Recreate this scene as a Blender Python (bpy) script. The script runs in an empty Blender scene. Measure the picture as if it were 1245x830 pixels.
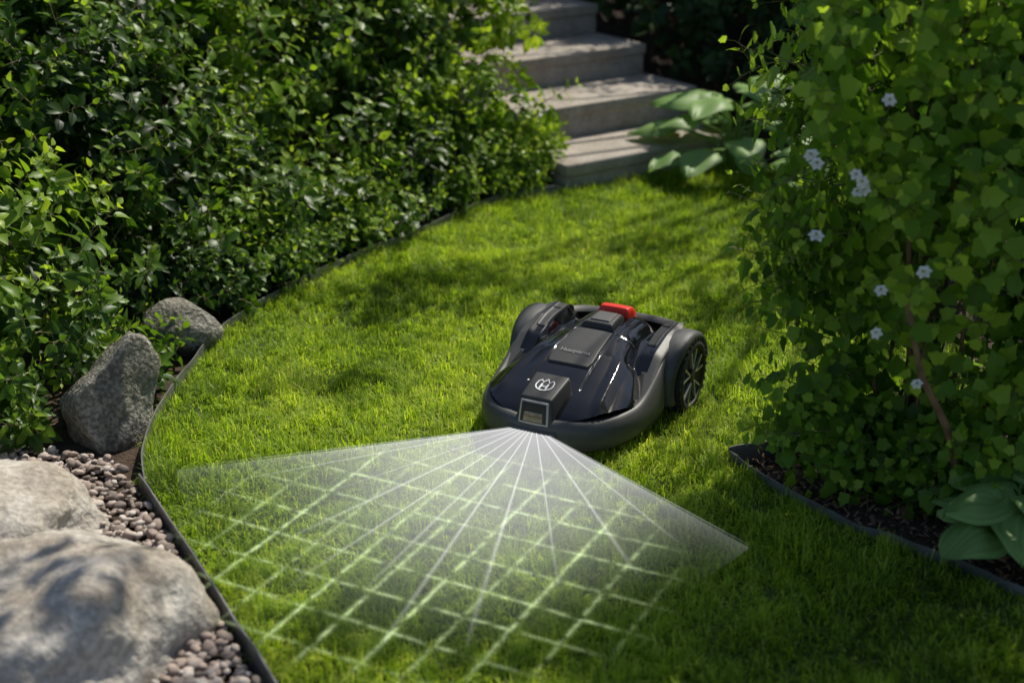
import bpy, math, random
import numpy as np
from mathutils import Vector, Matrix, Euler, noise
rng=np.random.default_rng(11); random.seed(11)
sc=bpy.context.scene
sc.view_settings.view_transform='Standard'; sc.view_settings.look='None'; sc.view_settings.exposure=0
COL=sc.collection
# ------------------------------------------------------------ helpers
def link(ob,parent=None):
    COL.objects.link(ob)
    if parent is not None: ob.parent=parent
    return ob
def mk(name,v,f,mats=(),mi=None,smooth=True,parent=None,attrs=None,do_link=True):
    me=bpy.data.meshes.new(name)
    me.from_pydata([tuple(map(float,p)) for p in v],[],[tuple(int(i) for i in q) for q in f])
    for m in mats: me.materials.append(m)
    if mi is not None: me.polygons.foreach_set('material_index',np.array(mi,dtype=np.int32))
    me.polygons.foreach_set('use_smooth',np.full(len(me.polygons),smooth))
    if attrs:
        for k,a in attrs.items():
            at=me.attributes.new(k,'FLOAT','POINT'); at.data.foreach_set('value',np.array(a,dtype=np.float32))
    me.update()
    ob=bpy.data.objects.new(name,me)
    if do_link: link(ob,parent)
    return ob
def rawmesh(name,V,loops,totals,mats,mi=None,tint=None,smooth=True,parent=None):
    me=bpy.data.meshes.new(name); me.vertices.add(len(V)); me.vertices.foreach_set('co',np.ascontiguousarray(V,dtype=np.float32).ravel())
    me.loops.add(len(loops)); me.loops.foreach_set('vertex_index',loops.astype(np.int32))
    me.polygons.add(len(totals)); st=np.concatenate([[0],np.cumsum(totals)[:-1]]).astype(np.int32)
    me.polygons.foreach_set('loop_start',st)
    for m in mats: me.materials.append(m)
    if mi is not None: me.polygons.foreach_set('material_index',mi.astype(np.int32))
    me.polygons.foreach_set('use_smooth',np.full(len(totals),smooth))
    if tint is not None:
        at=me.attributes.new('tint','FLOAT','POINT'); at.data.foreach_set('value',tint.astype(np.float32))
    me.update(calc_edges=True)
    return link(bpy.data.objects.new(name,me),parent)
def empty(name,loc=(0,0,0),rz=0):
    e=bpy.data.objects.new(name,None); e.location=loc; e.rotation_euler=(0,0,rz); link(e); return e
def bevel(ob,w,seg=3):
    m=ob.modifiers.new('b','BEVEL'); m.width=w; m.segments=seg; m.limit_method='ANGLE'; m.angle_limit=math.radians(30)
    return ob
def hexa(name,vs,mat,parent=None,bv=0.004,seg=3):
    f=[(0,3,2,1),(4,5,6,7),(0,1,5,4),(1,2,6,5),(2,3,7,6),(3,0,4,7)]
    ob=mk(name,vs,f,[mat],parent=parent,smooth=False)
    if bv: 
        bevel(ob,bv,seg); ob.data.polygons.foreach_set('use_smooth',np.full(6,True))
    return ob
def sm(a,b,x):
    t=np.clip((x-a)/(b-a),0,1); return t*t*(3-2*t)
def inpoly(P,x,y):
    n=len(P); r=np.zeros(np.shape(x),bool)
    for i in range(n):
        x1,y1=P[i]; x2,y2=P[(i+1)%n]
        if y1==y2: continue
        c=((y1>y)!=(y2>y))&(x<(x2-x1)*(y-y1)/(y2-y1)+x1); r^=c
    return r
def dpoly(P,x,y,closed=True):
    d=np.full(np.shape(x),1e9); n=len(P)
    for i in range(n if closed else n-1):
        x1,y1=P[i]; x2,y2=P[(i+1)%n]; dx,dy=x2-x1,y2-y1
        t=np.clip(((x-x1)*dx+(y-y1)*dy)/(dx*dx+dy*dy),0,1)
        d=np.minimum(d,np.hypot(x-x1-t*dx,y-y1-t*dy))
    return d
def nz(x,y,z=0.0,s=1.0): return noise.noise(Vector((x*s,y*s,z*s)))
_G=rng.random((256,256))*2-1
def vn(x,y,s=1.0,o=0):
    x=np.asarray(x)*s+37.3+o*13.7; y=np.asarray(y)*s+91.1+o*7.9
    i=np.floor(x).astype(int); j=np.floor(y).astype(int); fx=x-i; fy=y-j; fx=fx*fx*(3-2*fx); fy=fy*fy*(3-2*fy)
    g=lambda a,b:_G[a%256,b%256]
    return (g(i,j)*(1-fx)+g(i+1,j)*fx)*(1-fy)+(g(i,j+1)*(1-fx)+g(i+1,j+1)*fx)*fy
# ------------------------------------------------------------ materials
def newmat(name):
    m=bpy.data.materials.new(name); m.use_nodes=True; nt=m.node_tree; nt.nodes.clear()
    return m,nt,nt.nodes,nt.links
def ramp(N,stops):
    r=N.new('ShaderNodeValToRGB'); e=r.color_ramp.elements
    while len(e)>1: e.remove(e[-1])
    e[0].position=stops[0][0]; e[0].color=(*stops[0][1],1)
    for p,c in stops[1:]:
        k=e.new(p); k.color=(*c,1)
    return r
def solid(name,stops,scale=8,rough=.7,bump=.3,bdist=.01,detail=5,coat=0,metal=0,spec=.5,scale2=None,speck=None):
    m,nt,N,L=newmat(name)
    o=N.new('ShaderNodeOutputMaterial'); p=N.new('ShaderNodeBsdfPrincipled'); L.new(p.outputs[0],o.inputs[0])
    tc=N.new('ShaderNodeTexCoord'); n=N.new('ShaderNodeTexNoise'); n.inputs['Scale'].default_value=scale; n.inputs['Detail'].default_value=detail
    n.inputs['Roughness'].default_value=.65
    L.new(tc.outputs['Object'],n.inputs['Vector'])
    r=ramp(N,stops); L.new(n.outputs[0],r.inputs[0]); col=r.outputs[0]
    if speck or bump:
        n2=N.new('ShaderNodeTexNoise'); n2.inputs['Scale'].default_value=scale2 or scale*7; n2.inputs['Detail'].default_value=4; L.new(tc.outputs['Object'],n2.inputs['Vector'])
    if speck:
        r2=ramp(N,[(.42,(speck[0],)*3),(.6,(speck[1],)*3)]); L.new(n2.outputs[0],r2.inputs[0])
        mx=N.new('ShaderNodeMix'); mx.data_type='RGBA'; mx.blend_type='MULTIPLY'; mx.inputs[0].default_value=1
        L.new(col,mx.inputs[6]); L.new(r2.outputs[0],mx.inputs[7]); col=mx.outputs[2]
    L.new(col,p.inputs['Base Color'])
    p.inputs['Roughness'].default_value=rough; p.inputs['Metallic'].default_value=metal
    p.inputs['Coat Weight'].default_value=coat; p.inputs['Coat Roughness'].default_value=.05
    p.inputs['Specular IOR Level'].default_value=spec
    if bump:
        b=N.new('ShaderNodeBump'); b.inputs['Strength'].default_value=bump; b.inputs['Distance'].default_value=bdist
        ad=N.new('ShaderNodeMath'); ad.operation='ADD'; L.new(n.outputs[0],ad.inputs[0]); L.new(n2.outputs[0],ad.inputs[1])
        L.new(ad.outputs[0],b.inputs['Height']); L.new(b.outputs[0],p.inputs['Normal'])
    return m
def leafmat(name,stops,trans=.35,rough=.4,spec=.4,tcol=(1.0,1.0,.45),tgain=1.3):
    m,nt,N,L=newmat(name)
    o=N.new('ShaderNodeOutputMaterial'); p=N.new('ShaderNodeBsdfPrincipled'); t=N.new('ShaderNodeBsdfTranslucent'); mx=N.new('ShaderNodeMixShader')
    mx.inputs[0].default_value=trans; L.new(p.outputs[0],mx.inputs[1]); L.new(t.outputs[0],mx.inputs[2]); L.new(mx.outputs[0],o.inputs[0])
    at=N.new('ShaderNodeAttribute'); at.attribute_name='tint'
    r=ramp(N,stops); L.new(at.outputs['Fac'],r.inputs[0]); L.new(r.outputs[0],p.inputs['Base Color'])
    g=N.new('ShaderNodeMix'); g.data_type='RGBA'; g.blend_type='MULTIPLY'; g.inputs[0].default_value=1
    g.inputs[7].default_value=(tcol[0]*tgain,tcol[1]*tgain,tcol[2]*tgain,1); L.new(r.outputs[0],g.inputs[6]); L.new(g.outputs[2],t.inputs['Color'])
    p.inputs['Roughness'].default_value=rough; p.inputs['Specular IOR Level'].default_value=spec
    return m
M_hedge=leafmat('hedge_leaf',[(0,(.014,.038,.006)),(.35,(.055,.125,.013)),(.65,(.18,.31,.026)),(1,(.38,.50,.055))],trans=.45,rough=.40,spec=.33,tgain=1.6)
M_ivy=leafmat('ivy_leaf',[(0,(.008,.022,.007)),(.5,(.022,.06,.012)),(1,(.07,.14,.02))],trans=.25,rough=.42,spec=.3)
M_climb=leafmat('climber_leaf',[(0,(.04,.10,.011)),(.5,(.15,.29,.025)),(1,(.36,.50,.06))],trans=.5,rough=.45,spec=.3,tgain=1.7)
M_hosta=leafmat('hosta_leaf',[(0,(.10,.20,.055)),(.5,(.23,.38,.11)),(1,(.35,.50,.15))],trans=.3,rough=.5,spec=.35)
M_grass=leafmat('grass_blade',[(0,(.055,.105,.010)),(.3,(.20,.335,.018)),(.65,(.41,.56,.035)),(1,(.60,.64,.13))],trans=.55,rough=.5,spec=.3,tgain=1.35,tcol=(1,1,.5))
M_tree=leafmat('tree_leaf',[(0,(.02,.06,.01)),(1,(.08,.17,.02))],trans=.3)
M_stem=solid('stem_bark',[(.3,(.14,.075,.035)),(.7,(.30,.18,.095))],scale=30,rough=.8)
M_gstem=solid('green_stem',[(.3,(.10,.13,.03)),(.7,(.2,.17,.06))],scale=30,rough=.6,bump=0)
M_soil=solid('soil',[(.3,(.02,.013,.009)),(.7,(.09,.055,.034))],scale=14,rough=.95,bump=.8,bdist=.02)
M_lawn=solid('lawn_soil',[(.3,(.025,.048,.008)),(.7,(.06,.095,.012))],scale=30,rough=.95,bump=0)
M_stone=solid('step_stone',[(.3,(.29,.25,.205)),(.5,(.39,.34,.285)),(.7,(.48,.43,.37))],scale=5,rough=.85,bump=.35,bdist=.006,speck=(.78,1.05),scale2=90)
M_bould=solid('boulder',[(.28,(.21,.165,.12)),(.45,(.40,.35,.285)),(.6,(.53,.485,.42)),(.8,(.63,.60,.53))],scale=6,rough=.85,bump=.6,bdist=.012,speck=(.75,1.05),scale2=60)
M_rock=solid('rock',[(.3,(.12,.115,.085)),(.5,(.25,.235,.185)),(.7,(.41,.385,.33))],scale=9,rough=.85,bump=.9,bdist=.014,speck=(.5,1.1),scale2=80)
M_edge=solid('steel_edging',[(.3,(.14,.14,.14)),(.7,(.30,.30,.295))],scale=12,rough=.4,bump=.1,metal=.5)
M_bark=solid('tree_bark',[(.3,(.05,.035,.025)),(.7,(.14,.10,.07))],scale=12,rough=.9,bump=.9)
M_wood=solid('weathered_wood',[(.3,(.07,.05,.035)),(.7,(.18,.13,.09))],scale=20,rough=.85)
def pebmat(name,stops):
    m=solid(name,[(.3,(.75,)*3),(.7,(1.,)*3)],scale=60,rough=.75,bump=0)
    nt=m.node_tree;N=nt.nodes;L=nt.links
    p=[n for n in N if n.type=='BSDF_PRINCIPLED'][0]; src=p.inputs['Base Color'].links[0].from_socket
    oi=N.new('ShaderNodeAttribute'); oi.attribute_name='tint'; r=ramp(N,stops); L.new(oi.outputs['Fac'],r.inputs[0])
    mx=N.new('ShaderNodeMix'); mx.data_type='RGBA'; mx.blend_type='MULTIPLY'; mx.inputs[0].default_value=1
    L.new(src,mx.inputs[6]); L.new(r.outputs[0],mx.inputs[7]); L.new(mx.outputs[2],p.inputs['Base Color']); return m
M_peb=pebmat('pebble',[(0,(.15,.12,.10)),(.25,(.31,.24,.20)),(.5,(.44,.34,.28)),(.75,(.50,.42,.36)),(1,(.66,.60,.53))])
M_chip=pebmat('bark_chip',[(0,(.10,.05,.03)),(.5,(.27,.145,.085)),(1,(.42,.25,.16))])
M_petal=solid('petal',[(.3,(.78,.76,.62)),(.7,(.86,.84,.75))],scale=20,rough=.6,bump=0)
M_yel=solid('stamen',[(.3,(.5,.45,.12)),(.7,(.6,.55,.2))],scale=20,rough=.7,bump=0)
# mower
M_gloss=solid('gloss_black',[(.3,(.004,.004,.005)),(.7,(.006,.006,.007))],scale=3,rough=.10,bump=0,coat=.2)
M_grey=solid('grey_plastic',[(.3,(.058,.058,.056)),(.7,(.070,.070,.068))],scale=60,rough=.5,bump=.08,bdist=.001,scale2=900)
M_matte=solid('matte_black',[(.3,(.030,.030,.031)),(.7,(.038,.038,.039))],scale=60,rough=.5,bump=.08,bdist=.001,scale2=900,spec=.35)
M_dark=solid('recess_black',[(.3,(.004,.004,.004)),(.7,(.006,.006,.006))],scale=10,rough=.6,bump=0)
M_red=solid('red_plastic',[(.3,(.66,.02,.008)),(.7,(.74,.035,.014))],scale=10,rough=.4,bump=0)
M_tire=solid('rubber',[(.3,(.012,.012,.012)),(.7,(.022,.022,.021))],scale=40,rough=.75,bump=.3,bdist=.002)
M_silver=solid('silver_plastic',[(.3,(.35,.35,.35)),(.7,(.45,.45,.45))],scale=10,rough=.3,bump=0,metal=.5)
M_frame=solid('frame_grey',[(.3,(.28,.28,.275)),(.7,(.34,.34,.33))],scale=10,rough=.4,bump=0)
M_white=solid('white_print',[(.3,(.8,.8,.8)),(.7,(.85,.85,.85))],scale=10,rough=.5,bump=0)
M_lens_reflection=solid('lens_tan_reflection',[(.3,(.05,.035,.02)),(.7,(.22,.16,.10))],scale=30,rough=.08,bump=0,coat=1)  # tan reflection of the ground painted into the glass colour
def glowmat(name,strength,noisy=0,col=(1,1,1),dim=.35):
    m,nt,N,L=newmat(name)
    o=N.new('ShaderNodeOutputMaterial'); e=N.new('ShaderNodeEmission'); t=N.new('ShaderNodeBsdfTransparent'); mx=N.new('ShaderNodeAddShader')
    e.inputs[0].default_value=(*col,1)
    at=N.new('ShaderNodeAttribute'); at.attribute_name='alpha'; f=at.outputs['Fac']
    if noisy:
        n=N.new('ShaderNodeTexNoise'); n.inputs['Scale'].default_value=noisy; n.inputs['Detail'].default_value=2
        g=N.new('ShaderNodeNewGeometry'); L.new(g.outputs['Position'],n.inputs['Vector'])
        r=ramp(N,[(.36,(.05,.05,.05)),(.64,(1,1,1))]); L.new(n.outputs[0],r.inputs[0])
        k=N.new('ShaderNodeMath'); k.operation='MULTIPLY'; L.new(f,k.inputs[0]); L.new(r.outputs[0],k.inputs[1]); f=k.outputs[0]
    s=N.new('ShaderNodeMath'); s.operation='MULTIPLY'; s.inputs[1].default_value=strength; L.new(f,s.inputs[0]); L.new(s.outputs[0],e.inputs[1])
    d=N.new('ShaderNodeMath'); d.operation='MULTIPLY_ADD'; d.inputs[1].default_value=-dim; d.inputs[2].default_value=1; L.new(f,d.inputs[0])
    cb=N.new('ShaderNodeCombineColor'); [L.new(d.outputs[0],cb.inputs[i]) for i in range(3)]; L.new(cb.outputs[0],t.inputs[0])
    L.new(t.outputs[0],mx.inputs[0]); L.new(e.outputs[0],mx.inputs[1]); L.new(mx.outputs[0],o.inputs[0])
    return m
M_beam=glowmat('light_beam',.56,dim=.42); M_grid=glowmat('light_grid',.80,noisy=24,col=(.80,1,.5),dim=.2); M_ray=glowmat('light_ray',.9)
# ------------------------------------------------------------ baked scatter: one mesh per mass
def scatter(name,protos,pos,rot,scl,parent=None,trand=.35,big=.3):
    pos=np.asarray(pos,float); n=len(pos); scl=np.asarray(scl,float); rot=np.asarray(rot,float)
    idx=rng.integers(0,len(protos),n); VV=[];LL=[];TT=[];MI=[];TI=[];off=0
    cx,cy,cz=np.cos(rot).T; sx,sy,sz=np.sin(rot).T
    Rm=np.empty((n,3,3))
    Rm[:,0,0]=cy*cz; Rm[:,0,1]=sx*sy*cz-cx*sz; Rm[:,0,2]=cx*sy*cz+sx*sz
    Rm[:,1,0]=cy*sz; Rm[:,1,1]=sx*sy*sz+cx*cz; Rm[:,1,2]=cx*sy*sz-sx*cz
    Rm[:,2,0]=-sy; Rm[:,2,1]=sx*cy; Rm[:,2,2]=cx*cy
    tr=(rng.random(n)-.5)*trand+big*vn(pos[:,0]+pos[:,2]*.7,pos[:,1]-pos[:,2]*.5,2.3,9)
    for p,ob in enumerate(protos):
        me=ob.data; k=np.nonzero(idx==p)[0]; c=len(k)
        if c==0: continue
        nv=len(me.vertices); v=np.empty(nv*3,np.float32); me.vertices.foreach_get('co',v); v=v.reshape(-1,3)
        lo=np.empty(len(me.loops),np.int32); me.loops.foreach_get('vertex_index',lo)
        to=np.empty(len(me.polygons),np.int32); me.polygons.foreach_get('loop_total',to)
        mi=np.empty(len(me.polygons),np.int32); me.polygons.foreach_get('material_index',mi)
        if 'tint' in me.attributes:
            ti=np.empty(nv,np.float32); me.attributes['tint'].data.foreach_get('value',ti)
        else: ti=np.full(nv,.5,np.float32)
        W=np.einsum('nij,vj->nvi',Rm[k],v)*scl[k][:,None,None]+pos[k][:,None,:]
        VV.append(W.reshape(-1,3)); LL.append((lo[None]+ (off+np.arange(c)*nv)[:,None]).ravel()); TT.append(np.tile(to,c)); MI.append(np.tile(mi,c))
        TI.append((ti[None]+tr[k][:,None]).ravel()); off+=nv*c
    return rawmesh(name,np.concatenate(VV),np.concatenate(LL),np.concatenate(TT),list(protos[0].data.materials),np.concatenate(MI),np.concatenate(TI),True,parent)
def dir_eulers(D):
    out=[]
    for d in D:
        q=Vector(d).to_track_quat('Z','Y'); m=q.to_matrix()@Matrix.Rotation(random.uniform(0,6.28),3,'Z')
        out.append(tuple(m.to_euler()))
    return np.array(out)
# ------------------------------------------------------------ leaves & sprigs
class Acc:
    def __init__(s): s.v=[];s.f=[];s.m=[];s.t=[]
    def add(s,v,f,mi,t):
        o=len(s.v); s.v+=list(v); s.f+=[tuple(i+o for i in q) for q in f]; s.m+=[mi]*len(f)
        s.t+=([t]*len(v) if np.isscalar(t) else list(t))
    def ob(s,name,mats,do_link=False,parent=None,smooth=True):
        return mk(name,s.v,s.f,mats,s.m,smooth,parent,{'tint':s.t},do_link)
def ovate(L,W,fold=.25,droop=.25,n=4,wave=0):
    v=[];f=[]
    for i in range(n+1):
        t=i/n; w=W*.5*(math.sin(math.pi*t**.72)**.85 if 0<t<1 else 0.02)
        z=-droop*L*t*t; zz=z+fold*w+wave*math.sin(t*9)*w
        v+=[(-w,t*L,zz),(0,t*L,z),(w,t*L,zz)]
        if i: 
            a=3*(i-1); b=3*i; f+=[(a,a+1,b+1,b),(a+1,a+2,b+2,b+1)]
    return v,f
def lobed(L,W,fold=.15,droop=.2):
    out=[(0,0),(.36,.02),(.5,.18),(.40,.30),(.47,.46),(.46,.60),(.32,.64),(.22,.76),(.10,.90),(0,1.0)]
    v=[];f=[]
    mid=[0,.12,.22,.32,.45,.58,.64,.75,.88,1.0]
    for (x,y),my in zip(out,mid):
        z=-droop*L*y*y
        v+=[(-x*W,y*L,z+fold*x*W-.2*W*x*x),(0,my*L,-droop*L*my*my),(x*W,y*L,z+fold*x*W-.2*W*x*x)]
    for i in range(1,len(out)):
        a=3*(i-1);b=3*i; f+=[(a,a+1,b+1,b),(a+1,a+2,b+2,b+1)]
    return v,f
def place(v,o,y,z,s=1):
    y=Vector(y).normalized(); z=Vector(z); z=(z-y*z.dot(y)); 
    if z.length<1e-4: z=Vector((0,0,1))
    z.normalize(); x=y.cross(z); o=Vector(o)
    return [tuple(o+(x*p[0]+y*p[1]+z*p[2])*s) for p in v]
def tube(pts,rad,k=5):
    v=[];f=[]
    for i,p in enumerate(pts):
        p=Vector(p); d=(Vector(pts[min(i+1,len(pts)-1)])-Vector(pts[max(i-1,0)])).normalized()
        a=d.orthogonal().normalized() if i==0 else (pa-d*pa.dot(d)).normalized(); pa=a; b=d.cross(a)
        for j in range(k):
            t=2*math.pi*j/k; v.append(tuple(p+(a*math.cos(t)+b*math.sin(t))*rad[i]))
        if i:
            o=(i-1)*k
            for j in range(k): f.append((o+j,o+(j+1)%k,o+k+(j+1)%k,o+k+j))
    return v,f
def sprig(name,mats,length=.3,nodes=7,LL=.06,WW=.035,kind='o',pair=True,bright=.35,bend=.3,droop=.3,seg=4,base=.28):
    A=Acc(); pts=[]
    bx=random.uniform(-bend,bend); by=random.uniform(-bend,bend)
    for i in range(8):
        t=i/7; pts.append(Vector((bx*length*t*t,by*length*t*t,length*t*(1-.15*t))))
    v,f=tube(pts[::2]+[pts[-1]],[.0022,.0019,.0016,.0013,.0009],3); A.add(v,f,1,.3)
    phi=random.uniform(0,6)
    for k in range(nodes):
        t=.12+.88*k/(nodes-1); i=min(int(t*7),6); fr=t*7-i; p=pts[i].lerp(pts[i+1],fr); ax=(pts[i+1]-pts[i]).normalized()
        phi+=math.pi/2+random.uniform(-.4,.4) if pair else 2.4+random.uniform(-.4,.4)
        for q in range(2 if pair else 1):
            a=phi+q*math.pi+random.uniform(-.25,.25)
            rad=Vector((math.cos(a),math.sin(a),0)); rad=(rad-ax*rad.dot(ax)).normalized()
            el=math.radians(random.uniform(-15,35)+35*max(0,t-.6)/.4*.9)
            d=rad*math.cos(el)+ax*math.sin(el)
            sz=(1-.55*max(0,t-.55)/.45)*random.uniform(.75,1.15)
            nrm=ax*math.cos(el)-rad*math.sin(el)+Vector((random.uniform(-.35,.35),random.uniform(-.35,.35),random.uniform(-.2,.2)))
            if kind=='o': lv,lf=ovate(LL,WW*random.uniform(.85,1.15),random.uniform(.15,.5),random.uniform(.1,droop+.2),seg)
            else: lv,lf=lobed(LL,WW*random.uniform(.9,1.1),random.uniform(.05,.35),random.uniform(.05,droop+.1))
            st=p+d*(.010+.3*LL*(.6 if kind!='o' else .25))
            tv,tf=tube([p,st],[.0012,.001],3); A.add(tv,tf,1,.4)
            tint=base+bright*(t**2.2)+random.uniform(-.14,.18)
            A.add(place(lv,st,d,nrm,sz),lf,0,tint)
    return A.ob(name,mats)
# ------------------------------------------------------------ layout
C0=np.array([.25,6.24]); AV=np.array([-.57,.82]); AV/=np.linalg.norm(AV); EV=np.array([AV[1],-AV[0]])
def T(x,y):
    q=(x-C0[0])*AV[0]+(y-C0[1])*AV[1]
    return .70*sm(.25,2.15,q)
left_edge=[(.24,6.25),(-.08,6.06),(-.35,5.64),(-.646,5.22),(-.845,4.86),(-.987,4.49),(-1.03,4.14),(-1.05,3.835),(-1.03,3.565),(-.977,3.37)]
left_edge2=[(-1.0,3.40),(-.793,3.03),(-.637,2.74),(-.519,2.524),(-.41,2.3),(-.30,2.0),(-.2,1.4),(-.15,.5)]
right_edge=[(1.5,3.95),(.91,3.68),(.604,3.565),(.683,3.415),(.835,3.195),(.974,3.07),(1.10,2.954),(1.195,2.845),(1.5,2.6),(2.0,2.2),(2.6,1.6)]
def smooth_path(P,n=12):
    P=[np.array(p) for p in P]; out=[]
    for i in range(len(P)-1):
        p0=P[max(i-1,0)];p1=P[i];p2=P[i+1];p3=P[min(i+2,len(P)-1)]
        for k in range(n):
            t=k/n; out.append(.5*((2*p1)+(-p0+p2)*t+(2*p0-5*p1+4*p2-p3)*t*t+(-p0+3*p1-3*p2+p3)*t**3))
    out.append(P[-1]); return out
def axis(lo,hi,st):
    a=list(np.arange(lo,hi+1e-6,st)); far=[.5,1.2,2.5,5,10,20,45,100,200]
    return np.array([lo-f for f in far[::-1]]+a+[hi+f for f in far])
gx=axis(-6,6,.12); gy=axis(-2,12,.12); X,Y=np.meshgrid(gx,gy)
Z=T(X,Y)-.03*np.abs(vn(X,Y,3))
nx,ny=len(gx),len(gy); V=np.stack([X.ravel(),Y.ravel(),Z.ravel()],1)
F=[(j*nx+i,j*nx+i+1,(j+1)*nx+i+1,(j+1)*nx+i) for j in range(ny-1) for i in range(nx-1)]
mk('ground',V,F,[M_soil])
lp=smooth_path(left_edge,6)[:-1]+smooth_path(left_edge2,5)
lawn_poly=[tuple(p) for p in lp]+[(-.15,-1.5),(2.6,-1.5)]+[tuple(p) for p in right_edge[::-1]]+[(1.52,6.2),(1.3,6.5),(1.1,6.85)]
mk('lawn',[(x,y,.006) for x,y in lawn_poly],[tuple(range(len(lawn_poly)))],[M_lawn],smooth=False)
def edging(name,P,h=.06,th=.004,n=10,wob=.004):
    pts=smooth_path(P,n); v=[];f=[]
    for i,p in enumerate(pts):
        a=pts[max(i-1,0)];b=pts[min(i+1,len(pts)-1)]; d=b-a; d=d/np.linalg.norm(d); nn=np.array([-d[1],d[0]])*th/2
        hh=h+wob*nz(i*.2,0,3)*2
        for s,zz in ((1,-.02),(1,hh),(-1,hh),(-1,-.02)): v.append((p[0]+s*nn[0],p[1]+s*nn[1],zz))
        if i:
            o=4*(i-1)
            for k in range(3): f.append((o+k,o+k+1,o+4+k+1,o+4+k))
    return mk(name,v,f,[M_edge],smooth=False)
e=empty('lawn_edging')
for nm,P,h in (('bed_strip',left_edge,.042),('gravel_strip',left_edge2,.046)):
    edging(nm,P,h).parent=e
e2=empty('lawn_edging.001'); edging('corner_back_strip',right_edge[:3],.042).parent=e2; edging('corner_front_strip',right_edge[2:],.032).parent=e2
# steps
st=empty('stone_steps')
def sbox(nm,s0,s1,q0,q1,z0,z1):
    P=[C0+EV*a+AV*b for a,b in ((s0,q0),(s1,q0),(s1,q1),(s0,q1))]
    return hexa(nm,[(p[0],p[1],z0) for p in P]+[(p[0],p[1],z1) for p in P],M_stone,st,.008,3)
tops=[.13,.285,.44,.595,.75]
for i,z in enumerate(tops):
    q0=.415*i; q1=q0+.42 if i<4 else 4.5; sl0=0 if i==0 else -.08
    sbox('tread_%d'%(i+1),sl0,1.14,q0,q1,z-.055,z)
    sbox('riser_%d'%(i+1),sl0+.004,1.136,q0+.012,q1-.002,-.05 if i<2 else .05,z-.0552)
# ------------------------------------------------------------ grass (one mesh)
n=560000; gxx=rng.uniform(-1.1,1.75,n); gyy=rng.uniform(2.0,6.9,n)
ok=inpoly(lawn_poly,gxx,gyy); gxx=gxx[ok]; gyy=gyy[ok]
ok=(dpoly(lawn_poly,gxx,gyy)>.006)&(((gxx-C0[0])*AV[0]+(gyy-C0[1])*AV[1])<-.008); gxx=gxx[ok];gyy=gyy[ok]
ok=rng.random(len(gxx))<.80+.34*vn(gxx,gyy,30,8)+.26*vn(gxx,gyy,11,6); gxx=gxx[ok];gyy=gyy[ok]
m=len(gxx); print('blades',m)
hs=1+.34*vn(gxx,gyy,7,1)+.40*vn(gxx,gyy,22,2)
Lb=rng.uniform(.022,.056,m)*hs; wb=rng.uniform(.0010,.0018,m); 
az=2.2*np.pi*vn(gxx,gyy,10,3)+rng.normal(0,1.0,m); lean=np.abs(rng.normal(.8,.45,m))
dx,dy=np.cos(az),np.sin(az); px,py=-dy*wb,dx*wb
l1=lean*.6; l2=np.minimum(lean*1.8,1.8); x1=Lb*.5*np.sin(l1); z1=Lb*.5*np.cos(l1)+.004; x2=x1+Lb*.5*np.sin(l2); z2=z1+Lb*.5*np.cos(l2)
V=np.empty((m,5,3)); b0=.004
V[:,0]=np.stack([gxx-px,gyy-py,np.full(m,b0)],1); V[:,1]=np.stack([gxx+px,gyy+py,np.full(m,b0)],1)
V[:,2]=np.stack([gxx+dx*x1-px*.8,gyy+dy*x1-py*.8,z1],1); V[:,3]=np.stack([gxx+dx*x1+px*.8,gyy+dy*x1+py*.8,z1],1)
V[:,4]=np.stack([gxx+dx*x2,gyy+dy*x2,z2],1)
o=(np.arange(m)*5)[:,None]; loops=(o+np.array([0,1,3,2,2,3,4])[None]).ravel(); tot=np.tile([4,3],m)
c=rng.uniform(.15,.85,m)+.2*vn(gxx,gyy,4,5)+.18*vn(gxx,gyy,1.3,15); c=np.where(rng.random(m)<.05,1.1,c); tint=np.stack([c-.4,c-.4,c-.05,c-.05,c+.1],1).ravel()  # blade feet tinted darker, standing for shade between the blades
rawmesh('lawn_grass',V.reshape(-1,3),loops,tot,[M_grass],None,tint,True)
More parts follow.
